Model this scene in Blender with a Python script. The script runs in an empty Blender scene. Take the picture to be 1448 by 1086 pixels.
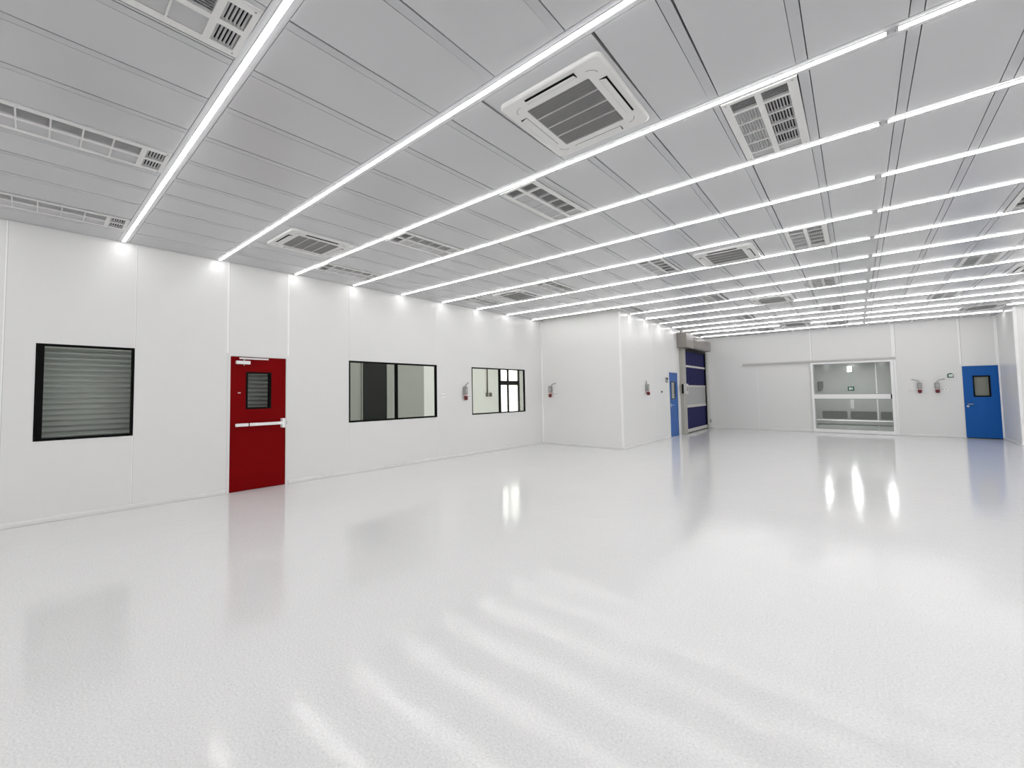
import bpy, math, random
from mathutils import Matrix, Vector
random.seed(4)
C = bpy.context.scene.collection
PI = math.pi

# ------------------------------------------------------------------ room dimensions (metres)
H_CAM = 1.5165
ZC = 3.623                      # ceiling height
YA = 11.278                     # alcove wall
XB = -4.427                     # far part of the left wall
YF = 20.162                     # far wall
XD = 3.001                      # short wall at the right of the blue door
YE = 18.30                      # return wall at the right
XR = 8.9                        # right wall
YN = -4.3                       # wall behind
SL = 0.0366                     # the left wall runs two degrees off square
def xw(y): return -6.783 + SL*(y-YA)
ANG = -math.atan(SL)
LINE = {-3:(-3.98,-.004),-2:(-2.78,-.004),-1:(-1.58,-.004),0:(-0.375,-.004),1:(1.148,-.0252),2:(2.360,-.0086),3:(3.587,.002),4:(4.763,.0075),5:(5.950,.0092),
        6:(7.139,.0074),7:(8.361,.0084),8:(9.587,-.0014),9:(10.787,-.0150),10:(12.055,-.0370),11:(13.144,-.0114),12:(14.325,.0041),
        13:(15.724,-.0269),14:(16.900,-.0246),15:(17.88,-.004),16:(19.26,-.002)}   # y at x = -7 and slope of each light line
def ly(k,x): return LINE[k][0]+LINE[k][1]*(x+7)
XJ = 0.2346

# ------------------------------------------------------------------ materials
def nmat(name):
    m = bpy.data.materials.new(name); m.use_nodes = True
    return m, m.node_tree.nodes, m.node_tree.links, m.node_tree.nodes['Principled BSDF']
def mat(name, col, rough=0.5, metal=0.0, spec=0.5, var=0.0, scale=8.0, bump=0.0, bscale=40.0, coat=0.0):
    m, N, L, b = nmat(name)
    b.inputs['Base Color'].default_value = (*col, 1)
    b.inputs['Roughness'].default_value = rough
    b.inputs['Metallic'].default_value = metal
    b.inputs['Specular IOR Level'].default_value = spec
    if coat:
        b.inputs['Coat Weight'].default_value = coat; b.inputs['Coat Roughness'].default_value = 0.1
    tc = N.new('ShaderNodeTexCoord')
    if var > 0:
        n = N.new('ShaderNodeTexNoise'); n.inputs['Scale'].default_value = scale; n.inputs['Detail'].default_value = 3
        L.new(tc.outputs['Object'], n.inputs['Vector'])
        r = N.new('ShaderNodeMapRange'); r.inputs[3].default_value = 1-var; r.inputs[4].default_value = 1+var
        L.new(n.outputs['Fac'], r.inputs[0])
        x = N.new('ShaderNodeVectorMath'); x.operation = 'SCALE'; x.inputs[0].default_value = col
        L.new(r.outputs[0], x.inputs['Scale']); L.new(x.outputs[0], b.inputs['Base Color'])
    if bump > 0:
        n2 = N.new('ShaderNodeTexNoise'); n2.inputs['Scale'].default_value = bscale; n2.inputs['Detail'].default_value = 2
        L.new(tc.outputs['Object'], n2.inputs['Vector'])
        bp = N.new('ShaderNodeBump'); bp.inputs['Strength'].default_value = bump; bp.inputs['Distance'].default_value = 0.01
        L.new(n2.outputs['Fac'], bp.inputs['Height']); L.new(bp.outputs[0], b.inputs['Normal'])
    return m
def emit(name, col, s):
    m = bpy.data.materials.new(name); m.use_nodes = True
    N = m.node_tree.nodes; L = m.node_tree.links; N.remove(N['Principled BSDF'])
    e = N.new('ShaderNodeEmission'); e.inputs[0].default_value = (*col, 1); e.inputs[1].default_value = s
    L.new(e.outputs[0], N['Material Output'].inputs[0])
    return m
def glass(name, tint, ior=1.5, rough=0.02):
    m = bpy.data.materials.new(name); m.use_nodes = True
    N = m.node_tree.nodes; L = m.node_tree.links; N.remove(N['Principled BSDF'])
    t = N.new('ShaderNodeBsdfTransparent'); t.inputs[0].default_value = (*tint, 1)
    g = N.new('ShaderNodeBsdfGlossy'); g.inputs['Roughness'].default_value = rough
    lw_ = N.new('ShaderNodeLayerWeight'); lw_.inputs[0].default_value = 0.5
    pw = N.new('ShaderNodeMath'); pw.operation = 'POWER'; pw.inputs[1].default_value = 5.0
    f = N.new('ShaderNodeMath'); f.operation = 'MULTIPLY_ADD'; f.inputs[1].default_value = 0.97; f.inputs[2].default_value = 0.015
    L.new(lw_.outputs['Facing'], pw.inputs[0]); L.new(pw.outputs[0], f.inputs[0])
    mx = N.new('ShaderNodeMixShader')
    L.new(f.outputs[0], mx.inputs[0]); L.new(t.outputs[0], mx.inputs[1]); L.new(g.outputs[0], mx.inputs[2])
    L.new(mx.outputs[0], N['Material Output'].inputs[0])
    return m
def floor_material(name, col, speck=True):
    m, N, L, b = nmat(name)
    tc = N.new('ShaderNodeTexCoord')
    n = N.new('ShaderNodeTexNoise'); n.inputs['Scale'].default_value = 85; n.inputs['Detail'].default_value = 3; n.inputs['Roughness'].default_value = 0.7
    L.new(tc.outputs['Object'], n.inputs['Vector'])
    r = N.new('ShaderNodeValToRGB')
    e = r.color_ramp.elements
    e[0].position = 0.28; e[0].color = (*[c*0.80 for c in col], 1)
    e[1].position = 0.44; e[1].color = (*[c*0.97 for c in col], 1)
    e2 = r.color_ramp.elements.new(0.56); e2.color = (*[c*1.02 for c in col], 1)
    e3 = r.color_ramp.elements.new(0.72); e3.color = (*[min(0.95, c*1.15) for c in col], 1)
    L.new(n.outputs['Fac'], r.inputs[0])
    w = N.new('ShaderNodeTexNoise'); w.inputs['Scale'].default_value = 1.3; w.inputs['Detail'].default_value = 3
    L.new(tc.outputs['Object'], w.inputs['Vector'])
    mr = N.new('ShaderNodeMapRange'); mr.inputs[3].default_value = 0.975; mr.inputs[4].default_value = 1.025
    L.new(w.outputs['Fac'], mr.inputs[0])
    x = N.new('ShaderNodeVectorMath'); x.operation = 'SCALE'
    L.new(r.outputs[0], x.inputs[0]); L.new(mr.outputs[0], x.inputs['Scale']); L.new(x.outputs[0], b.inputs['Base Color'])
    b.inputs['Roughness'].default_value = 0.105
    b.inputs['IOR'].default_value = 1.5
    # trowelled resin: a slow waviness and a fine orange peel
    b1 = N.new('ShaderNodeTexNoise'); b1.inputs['Scale'].default_value = 7; b1.inputs['Detail'].default_value = 2
    b2 = N.new('ShaderNodeTexNoise'); b2.inputs['Scale'].default_value = 55; b2.inputs['Detail'].default_value = 1
    L.new(tc.outputs['Object'], b1.inputs['Vector']); L.new(tc.outputs['Object'], b2.inputs['Vector'])
    p1 = N.new('ShaderNodeBump'); p1.inputs['Strength'].default_value = 0.085; p1.inputs['Distance'].default_value = 0.02
    p2 = N.new('ShaderNodeBump'); p2.inputs['Strength'].default_value = 0.025; p2.inputs['Distance'].default_value = 0.01
    L.new(b1.outputs['Fac'], p1.inputs['Height']); L.new(b2.outputs['Fac'], p2.inputs['Height'])
    L.new(p1.outputs[0], p2.inputs['Normal']); L.new(p2.outputs[0], b.inputs['Normal'])
    return m

M = {}
M['wall']   = mat('wall_panel_white', (0.808,0.808,0.80), 0.30, spec=0.5, var=0.012, scale=0.6)
M['wallA']  = mat('wall_panel_ivory', (0.835,0.835,0.818), 0.32, spec=0.5, var=0.012, scale=0.6)
M['strip']  = mat('wall_seam_aluminium', (0.95,0.95,0.95), 0.35)
M['groove'] = mat('wall_seam_groove', (0.56,0.56,0.56), 0.6)
M['seam']   = mat('wall_seam_thin', (0.96,0.96,0.95), 0.4)
M['ceil']   = mat('ceiling_panel_grey', (0.552,0.557,0.570), 0.24, spec=0.5, var=0.012, scale=1.0)
M['tbar']   = mat('ceiling_profile_grey', (0.50,0.505,0.52), 0.30, spec=0.5)
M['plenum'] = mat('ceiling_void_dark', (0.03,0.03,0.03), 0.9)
M['floor']  = floor_material('floor_resin_speckled', (0.81,0.81,0.81))
M['floor2'] = mat('corridor_floor', (0.38,0.40,0.39), 0.15)
M['white']  = mat('white_plastic', (0.80,0.80,0.79), 0.35)
M['plate']  = mat('plate_white', (0.96,0.96,0.95), 0.3)
M['unit']   = mat('unit_white_enamel', (0.74,0.74,0.73), 0.35)
M['louver'] = mat('louver_grey_aluminium', (0.70,0.70,0.71), 0.45)
M['duct']   = mat('duct_dark', (0.05,0.05,0.055), 0.8)
M['grille'] = mat('intake_grille_grey', (0.38,0.38,0.375), 0.5)
M['black']  = mat('black_frame', (0.003,0.003,0.003), 0.5, spec=0.08)
M['dark']   = mat('dark_slot', (0.012,0.012,0.012), 0.8, spec=0.1)
M['red']    = mat('door_red_enamel', (0.200,0.0008,0.002), 0.45, spec=0.06)
M['blue']   = mat('door_blue_enamel', (0.001,0.100,0.40), 0.35, spec=0.25)
M['alu']    = mat('aluminium_satin', (0.93,0.93,0.93), 0.32, metal=0.0, spec=0.6)
M['steel']  = mat('steel_satin', (0.62,0.62,0.62), 0.35, metal=0.6)
M['housing']= mat('lamp_housing', (0.45,0.45,0.46), 0.5)
M['lamp']   = emit('lamp_diffuser_white', (1.0,0.985,0.975), 21.2)
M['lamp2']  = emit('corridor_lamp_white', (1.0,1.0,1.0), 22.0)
M['fill_glow']  = emit('added_fill_glow', (1.0,1.0,0.98), 8.2)  # glow of the two added, unseen fill lamps
M['glass']  = glass('window_glass', (0.955,0.965,0.950))
M['glassd'] = glass('door_glass', (0.96,0.97,0.96))
M['corr']   = mat('corrugated_sheet_grey', (0.45,0.475,0.455), 0.45, var=0.04, scale=3)
M['sroom']  = mat('side_room_wall', (0.76,0.765,0.735), 0.6)
M['sdark']  = mat('charcoal_door', (0.010,0.011,0.010), 0.5, spec=0.12)
M['sgrey']  = mat('panel_grey', (0.33,0.335,0.31), 0.45)
M['cwall']  = mat('corridor_wall_grey', (0.50,0.51,0.50), 0.16)
M['cgrey']  = mat('vent_grey', (0.19,0.195,0.19), 0.5)
M['hood']   = mat('roller_hood_beige', (0.22,0.20,0.18), 0.30, spec=0.6)
M['post']   = mat('roller_post_beige', (0.40,0.39,0.35), 0.4)
M['postw']  = mat('roller_post_light', (0.62,0.62,0.60), 0.4)
M['navy']   = mat('curtain_navy', (0.011,0.012,0.080), 0.6, spec=0.10, bump=0.25, bscale=9)
M['vision'] = mat('curtain_vision_grey', (0.36,0.37,0.37), 0.35)
M['bar']    = mat('curtain_bar_aluminium', (0.60,0.59,0.56), 0.4)
M['gbox']   = mat('socket_grey_plastic', (0.30,0.31,0.30), 0.5)
M['cable']  = mat('conduit_grey', (0.45,0.44,0.43), 0.5)
M['plug']   = mat('plug_red', (0.13,0.002,0.006), 0.4)
M['plugw']  = mat('plug_collar', (0.72,0.52,0.51), 0.5)
M['green']  = mat('sign_green', (0.012,0.10,0.05), 0.5)
M['signw']  = mat('sign_white', (0.75,0.82,0.77), 0.5)
M['brown']  = mat('conduit_brown', (0.10,0.08,0.06), 0.5)

# ------------------------------------------------------------------ mesh building
class MB:
    def __init__(s): s.v=[]; s.f=[]; s.m=[]; s.s=[]
    def face(s, pts, mi=0, sm=False):
        b=len(s.v); s.v+= [tuple(p) for p in pts]; s.f.append(tuple(range(b,b+len(pts)))); s.m.append(mi); s.s.append(sm)
    def box(s, x0,x1,y0,y1,z0,z1, mi=0, fn=None):
        if x0>x1: x0,x1=x1,x0
        if y0>y1: y0,y1=y1,y0
        if z0>z1: z0,z1=z1,z0
        P=[(x,y,z) for x in (x0,x1) for y in (y0,y1) for z in (z0,z1)]
        if fn: P=[fn(*p) for p in P]
        b=len(s.v); s.v+=P
        for q in ((0,1,3,2),(4,6,7,5),(0,4,5,1),(2,3,7,6),(0,2,6,4),(1,5,7,3)):
            s.f.append(tuple(b+i for i in q)); s.m.append(mi); s.s.append(False)
        return s
    def obox(s, c, ax, hx, hy, hz, mi=0):
        # oriented box: centre, three axes, half sizes
        A=[Vector(a).normalized() for a in ax]; c=Vector(c)
        P=[c+A[0]*hx*i+A[1]*hy*j+A[2]*hz*k for i in(-1,1) for j in(-1,1) for k in(-1,1)]
        b=len(s.v); s.v+=[tuple(p) for p in P]
        for q in ((0,1,3,2),(4,6,7,5),(0,4,5,1),(2,3,7,6),(0,2,6,4),(1,5,7,3)):
            s.f.append(tuple(b+i for i in q)); s.m.append(mi); s.s.append(False)
        return s
    def prism(s, prof, a, b, fn, mi=0, sm=False):
        # prof: list of (p,q); swept from a to b; fn(t,p,q) -> point
        n=len(prof); k=len(s.v)
        s.v+=[tuple(fn(a,*p)) for p in prof]+[tuple(fn(b,*p)) for p in prof]
        for i in range(n):
            j=(i+1)%n
            s.f.append((k+i,k+j,k+n+j,k+n+i)); s.m.append(mi); s.s.append(sm)
        s.f.append(tuple(k+i for i in reversed(range(n)))); s.m.append(mi); s.s.append(False)
        s.f.append(tuple(k+n+i for i in range(n))); s.m.append(mi); s.s.append(False)
        return s
    def tube(s, path, r, n=10, mi=0):
        P=[Vector(p) for p in path]; rings=[]
        for i,p in enumerate(P):
            t=(P[min(i+1,len(P)-1)]-P[max(i-1,0)]).normalized()
            u=t.cross(Vector((0.13,0.21,1))); 
            if u.length<1e-4: u=t.cross(Vector((1,0,0)))
            u.normalize(); w=t.cross(u)
            rr = r[i] if isinstance(r,(list,tuple)) else r
            k=len(s.v); s.v+=[tuple(p+(u*math.cos(2*PI*j/n)+w*math.sin(2*PI*j/n))*rr) for j in range(n)]; rings.append(k)
        for a,b in zip(rings,rings[1:]):
            for j in range(n):
                q=(j+1)%n; s.f.append((a+j,a+q,b+q,b+j)); s.m.append(mi); s.s.append(True)
        s.f.append(tuple(rings[0]+j for j in reversed(range(n)))); s.m.append(mi); s.s.append(False)
        s.f.append(tuple(rings[-1]+j for j in range(n))); s.m.append(mi); s.s.append(False)
        return s
    def plate(s, fn, u0,u1,z0,z1, holes, d0, d1, mi=0):
        # a slab between depths d0 and d1 with rectangular holes (ua,ub,za,zb); fn(u,d,z) -> point
        us=sorted({u0,u1,*[min(max(h[i],u0),u1) for h in holes for i in(0,1)]})
        zs=sorted({z0,z1,*[min(max(h[i],z0),z1) for h in holes for i in(2,3)]})
        def solid(i,j):
            if i<0 or j<0 or i>=len(us)-1 or j>=len(zs)-1: return False
            uc=(us[i]+us[i+1])/2; zc=(zs[j]+zs[j+1])/2
            return not any(h[0]<uc<h[1] and h[2]<zc<h[3] for h in holes)
        for i in range(len(us)-1):
            for j in range(len(zs)-1):
                if not solid(i,j): continue
                a,b,c,d=us[i],us[i+1],zs[j],zs[j+1]
                s.face([fn(a,d0,c),fn(b,d0,c),fn(b,d0,d),fn(a,d0,d)],mi)
                s.face([fn(a,d1,c),fn(a,d1,d),fn(b,d1,d),fn(b,d1,c)],mi)
                if not solid(i-1,j): s.face([fn(a,d0,c),fn(a,d0,d),fn(a,d1,d),fn(a,d1,c)],mi)
                if not solid(i+1,j): s.face([fn(b,d0,c),fn(b,d1,c),fn(b,d1,d),fn(b,d0,d)],mi)
                if not solid(i,j-1): s.face([fn(a,d0,c),fn(a,d1,c),fn(b,d1,c),fn(b,d0,c)],mi)
                if not solid(i,j+1): s.face([fn(a,d0,d),fn(b,d0,d),fn(b,d1,d),fn(a,d1,d)],mi)
        return s
def obj(name, mb, mats, parent=None, bevel=0, seg=2):
    me=bpy.data.meshes.new(name); me.from_pydata(mb.v,[],mb.f)
    if not isinstance(mats,(list,tuple)): mats=[mats]
    for m in mats: me.materials.append(m)
    for p,mi,sm in zip(me.polygons,mb.m,mb.s): p.material_index=mi; p.use_smooth=sm
    import bmesh
    bm=bmesh.new(); bm.from_mesh(me); bmesh.ops.remove_doubles(bm,verts=bm.verts,dist=1e-5)
    bmesh.ops.recalc_face_normals(bm,faces=bm.faces); bm.to_mesh(me); bm.free()
    o=bpy.data.objects.new(name,me); C.objects.link(o)
    if parent: o.parent=parent
    if bevel:
        b=o.modifiers.new('edge','BEVEL'); b.width=bevel; b.segments=seg; b.limit_method='ANGLE'
    return o
def tag(o, label, cat, group=None, kind=None):
    o['label']=label; o['category']=cat
    if group: o['group']=group
    if kind: o['kind']=kind
    return o
def thing(name, label, cat, loc=(0,0,0), rz=0, group=None, kind=None):
    o=bpy.data.objects.new(name,None); C.objects.link(o); o.location=loc; o.rotation_euler=(0,0,rz)
    o.empty_display_size=0.1
    return tag(o,label,cat,group,kind)
def struct(name, mb, mats, label, cat, bevel=0):
    return tag(obj(name,mb,mats,bevel=bevel),label,cat,kind='structure')
def copy_tree(o, parent=None):
    c=o.copy(); C.objects.link(c); c.parent=parent
    for ch in list(o.children): copy_tree(ch,c)
    return c
ORD=['zeroth','first','second','third','fourth','fifth','sixth','seventh','eighth','ninth','tenth','eleventh','twelfth',
     'thirteenth','fourteenth','fifteenth','sixteenth']
def rounded(x0,x1,y0,y1,r,n=6):
    P=[]
    for cx,cy,a in ((x1-r,y1-r,0),(x0+r,y1-r,90),(x0+r,y0+r,180),(x1-r,y0+r,270)):
        for i in range(n+1):
            t=math.radians(a+90*i/n); P.append((cx+r*math.cos(t),cy+r*math.sin(t)))
    return P

# ------------------------------------------------------------------ openings
W1=(0.326,1.312,0.985,2.178); W2=(4.68,6.985,0.972,2.160); W3=(8.17,10.405,0.972,2.153)
D1=(2.547,3.443,0.0,2.135)                         # red door (along the left wall)
D2=(15.19,16.09,0.0,2.115)                         # blue door in the far left wall
RD=(16.70,19.80,0.0,3.20)                          # roller door opening
D3=(-1.10,0.79,0.0,2.38)                           # glass door opening in the far wall
D4=(2.292,2.996,0.0,2.158)                         # blue door in the far wall
TOP=ZC+0.12

# ------------------------------------------------------------------ shell
mb=MB()
mb.face([(-10.5,YN-0.2,0),(XR+0.2,YN-0.2,0),(XR+0.2,YF+0.06,0),(-10.5,YF+0.06,0)],0)
mb.face([(-10.5,YF+0.06,0),(XR+0.2,YF+0.06,0),(XR+0.2,25.2,0),(-10.5,25.2,0)],1)
for x0,x1,y0,y1,mi in ((-10.5,XR+0.2,YN-0.2,YF+0.06,0),(-10.5,XR+0.2,YF+0.06,25.2,1)):
    mb.face([(x0,y0,-0.2),(x0,y1,-0.2),(x1,y1,-0.2),(x1,y0,-0.2)],mi)
struct('floor',mb,[M['floor'],M['floor2']],'pale grey speckled glossy resin floor','floor')

lw=lambda u,d,z:(xw(u)-d,u,z)
mb=MB(); mb.plate(lw,YN-0.1,YA+0.1,0,TOP,[W1,D1,W2,W3],0,0.09)
for y,w in ((0.045,0.014),(1.309,0.010),(4.69,0.008),(6.985,0.010)):
    for a,b in ((0.06,ZC),):
        segs=[(a,b)]
        for h in (W1,W2,W3):
            if h[0]-0.03<y<h[1]+0.03: segs=[(a,h[2]-0.02),(h[3]+0.02,b)]
        for p,q in segs:
            mb.box(0,0.003,y-w/2,y+w/2,p,q,1,lambda x,y,z:(xw(y)+x,y,z))
            mb.box(0,0.001,y+w/2,y+w/2+0.005,p,q,2,lambda x,y,z:(xw(y)+x,y,z))
for y,w in ((2.505,0.035),(3.485,0.035)):
    mb.box(0,0.003,y-w/2,y+w/2,D1[3]+0.05,ZC,1,lambda x,y,z:(xw(y)+x,y,z))
    mb.box(0,0.001,y+w/2,y+w/2+0.005,D1[3]+0.05,ZC,2,lambda x,y,z:(xw(y)+x,y,z))
struct('wall_left',mb,[M['wall'],M['seam'],M['groove']],'long white panel wall with black framed windows and red door','wall')

mb=MB(); mb.plate(lambda u,d,z:(u,YA+d,z),xw(YA)-0.02,XB,0,TOP,[],0,0.09)
struct('wall_alcove',mb,M['wallA'],'white wall facing the camera beyond the last black framed window','wall')

mb=MB(); mb.plate(lambda u,d,z:(XB-d,u,z),YA+0.09,YF+0.1,0,TOP,[D2,RD],0,0.09)
for y in (13.75,): mb.box(XB,XB+0.002,y-0.004,y+0.004,0.06,ZC,1)
struct('wall_left_far',mb,[M['wall'],M['seam']],'white wall with narrow blue door and roll-up curtain door','wall')

mb=MB(); mb.plate(lambda u,d,z:(u,YF+d,z),XB-0.1,XD+0.1,0,TOP,[D3,D4],0,0.09)
for x,w in ((-1.155,0.035),(0.89,0.085),(2.275,0.04),(2.96,0.03)):
    z0={-1.155:2.54,0.89:2.54,2.275:2.2,2.96:2.2}[x]
    mb.box(x-w/2,x+w/2,YF-0.004,YF,z0,ZC,1)
    mb.box(x+w/2,x+w/2+0.012,YF-0.001,YF,z0,ZC,2)
mb.box(-2.75,-2.742,YF-0.002,YF,0.06,2.4,1)
struct('wall_far',mb,[M['wall'],M['strip'],M['groove']],'white end wall with sliding glass door and blue door','wall')

mb=MB(); mb.plate(lambda u,d,z:(XD+d,u,z),YE+0.09,YF,0,TOP,[],0,0.09)
struct('wall_right_far',mb,M['wall'],'short white wall to the right of the blue door','wall')
mb=MB(); mb.plate(lambda u,d,z:(u,YE+d,z),XD,XR+0.1,0,TOP,[],0,0.09)
struct('wall_right_return',mb,M['wall'],'white wall at the right edge of the photo facing the camera','wall')
mb=MB(); mb.plate(lambda u,d,z:(XR+d,u,z),YN,YE,0,TOP,[],0,0.09)
struct('wall_right',mb,M['wall'],'white wall closing the hall on the right outside the photo','wall')
mb=MB(); mb.plate(lambda u,d,z:(u,YN-d,z),-7.6,XR+0.1,0,TOP,[],0,0.09)
struct('wall_near',mb,M['wall'],'white wall behind the camera','wall')

# coved skirtings
def cove(name, pts, label):
    # pts: list of ((a,b), normal) straight runs; the profile leans on the wall
    prof=[(0,0.066),(0.010,0.066),(0.017,0.058),(0.021,0.040),(0.021,0.006),(0.012,0.0),(0,0)]
    mb=MB()
    for (a,b,n) in pts:
        a=Vector(a); b=Vector(b); n=Vector(n)
        mb.prism(prof,0,1,lambda t,p,q:(*(a.lerp(b,t)+n*p),q))
    struct(name,mb,M['white'],label,'baseboard')
cove('baseboard_left',[((xw(YN),YN),(xw(D1[0]-0.05),D1[0]-0.05),(1,0)),((xw(D1[1]+0.05),D1[1]+0.05),(xw(YA),YA),(1,0))],'white coved skirting along the long window wall')
cove('baseboard_alcove',[((xw(YA),YA),(XB+0.03,YA),(0,-1))],'white coved skirting under the wall facing the camera')
cove('baseboard_left_far',[((XB,YA-0.03),(XB,D2[0]-0.04),(1,0))],'white coved skirting leading to the narrow blue door')
cove('baseboard_far',[((XB,YF),(-1.19,YF),(0,-1)),((0.93,YF),(D4[0]-0.03,YF),(0,-1))],'white coved skirting along the end wall')
cove('baseboard_right_far',[((XD,YF),(XD,YE),(-1,0))],'white coved skirting on the short right wall')
# aluminium corner profiles
def corner(n, x0,x1,y0,y1,label):
    mb=MB(); mb.box(x0,x1,y0,y1,0.03,ZC-0.02); struct('trim_%d'%n,mb,M['strip'],label,'trim',bevel=0.004)
corner(1,xw(YA)+0.0,xw(YA)+0.035,YA-0.035,YA,'white corner profile beyond the last black framed window')
corner(2,XB-0.035,XB+0.006,YA-0.006,YA+0.045,'white profile on the projecting corner near the tall red plug')
corner(3,XB,XB+0.045,YF-0.045,YF,'white corner profile beside the roll-up curtain door')
corner(4,XD-0.03,XD,YF-0.03,YF,'white corner profile beside the right blue door')
corner(5,XD-0.006,XD+0.05,YE-0.006,YE+0.05,'white profile on the projecting corner at the right edge')

# ------------------------------------------------------------------ ceiling units: where they sit
UW=0.44; UL=1.09
UNITS=[(-2.745,0,'second from the left wall'),(-4.70,0,'middle one'),(-6.66,0,'nearest the left wall'),
 (-6.47,3,'nearest the left wall'),(-4.575,3,'second from the left wall'),(-2.645,3,'third from the left wall'),(-0.645,3,'farthest right'),
 (-6.42,6,'nearest the left wall'),(-4.52,6,'second from the left wall'),(-2.585,6,'third from the left wall'),(-0.635,6,'fourth from the left wall'),(1.36,6,'at the right edge'),
 (-4.33,9,'nearest the left wall'),(-2.54,9,'second from the left wall'),(-0.62,9,'third from the left wall'),(1.33,9,'farthest right'),
 (-4.415,11,'against the far left wall'),
 (-2.54,12,'nearest the left wall'),(-0.62,12,'middle one'),(1.29,12,'farthest right'),
 (-2.5,15,'left one'),(-0.6,15,'right one')]
CASS=[(-1.445,2.975,2,'nearest the camera, big in the photo'),(-5.44,3.0,2,'near the left wall, over the red door'),
 (-5.25,7.83,6,'far along the left wall'),(-1.39,7.885,6,'in the middle of the room'),
 (-1.36,12.55,10,'farther off in the middle'),(2.45,12.50,10,'at the right edge of the photo'),
 (-1.37,17.98,15,'breaking the fifteenth light line'),(2.43,17.78,15,'near the right far corner')]
EDGES=[-7.15,-6.66,-6.17,-5.62,-5.135,-4.69,-4.245,-3.752,-3.25,-2.752,-2.237,-1.70,-1.17,-0.65,-0.145,0.355]+[0.355+0.5*i for i in range(1,18)]
SW=0.055; G=0.004; HB=0.06
def wx(e): return 0.04*min(1.0,max(0.0,(-0.4-e)/1.85))
def drift(e,y): return wx(e)*(min(max(y,-4.0),5.0)-1.0)      # the seams follow the skewed left wall
def shear(e,y): return wx(e) if y<5.0 else 0.0
mb=MB()
rows=sorted(LINE)
for k in rows:
    x0=-7.45 if LINE[k][0]<YA-0.05 else XB-0.05; x1=XR if LINE[k][0]<YE else XD+0.05
    mb.box(x0,x1,-HB,HB,ZC,ZC+0.03,1,lambda x,y,z:(x,ly(k,x)+y,z))
def clip(segs,a,b):
    out=[]
    for t,p,q in segs:
        if q<=a or p>=b: out.append((t,p,q)); continue
        if p<a-0.02: out.append((t,p,a))
        if q>b+0.02: out.append((t,b,q))
    return out
ybands=[(None,rows[0])]+[(rows[i],rows[i+1]) for i in range(len(rows)-1)]+[(rows[-1],None)]
for a,b in ybands:
    lo=(lambda x,a=a: ly(a,x)+HB+G) if a is not None else (lambda x: YN)
    hi=(lambda x,b=b: ly(b,x)-HB-G) if b is not None else (lambda x: YF)
    ym=(lo(-3)+hi(-3))/2
    x0=-7.45 if ym<YA else XB-0.04
    x1=XR if ym<YE else XD+0.04
    segs=[]; prev=None
    for e in EDGES:
        e=e+drift(e,ym)
        segs.append((1,e-SW,e))
        if prev is not None: segs.append((0,prev,e-SW))
        prev=e
    segs.append((0,-7.5,EDGES[0]+drift(EDGES[0],ym)-SW))
    segs=[(t,max(p,x0),min(q,x1)) for t,p,q in segs if q>x0+0.01 and p<x1-0.01]
    if a is not None:
        for (ux,k,_) in UNITS:
            if k==a: segs=clip(segs,ux-0.008,ux+UW+0.005)
        for (cx,cy,k,_) in CASS:
            if k==a and k!=15: segs=clip(segs,cx-0.415,cx+0.415); segs.append((0,cx-0.415,cx+0.415))
    for t,p,q in segs:
        sh=shear((p+q)/2,ym)
        def fm(x,v,z,sh=sh):
            y=lo(x)+(hi(x)-lo(x))*v
            return (x+sh*(y-ym),y,z)
        if t==1: mb.box(p,q,0,1,ZC,ZC+0.03,1,fm)
        else: mb.box(p+(0.009 if p<-0.5 else 0.005),q-(0.003 if p<-0.5 else 0.005),0,1,ZC,ZC+0.03,0,fm)
mb.box(-7.6,XR+0.1,YN-0.1,YF+0.1,TOP,TOP+0.03,2)
struct('ceiling',mb,[M['ceil'],M['tbar'],M['plenum']],'grey metal panel ceiling divided by aluminium strips','ceiling')

# ------------------------------------------------------------------ LED light lines
def light_line(k, x0, x1, label, cap0=True, cap1=True):
    xm=(x0+x1)/2
    t=thing('light_line',label,'ceiling light',(xm,ly(k,xm),ZC),math.atan(LINE[k][1]),'LED light lines across the ceiling')
    h=(x1-x0)/2
    mb=MB(); mb.box(-h,h,-0.0195,0.0195,-0.004,0.0); obj('housing',mb,M['housing'],t)
    prof=[]
    for i in range(9):
        a=PI*i/8; prof.append((0.018*math.cos(a),-0.003-0.0095*math.sin(a)))
    mb=MB(); mb.prism(prof,-h+0.012,h-0.012,lambda s,p,q:(s,p,q),sm=True); obj('diffuser',mb,M['lamp'],t)
    for sgn,c in ((-1,cap0),(1,cap1)):
        if not c: continue
        pr=[(p*1.1,-0.003+(q+0.003)*1.15) for p,q in prof]
        mb=MB(); mb.prism(pr,sgn*h-0.012*(sgn>0),sgn*h+0.012*(sgn<0),lambda s,p,q:(s,p,q)); obj('end_cap',mb,M['housing'],t)
    return t
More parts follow.
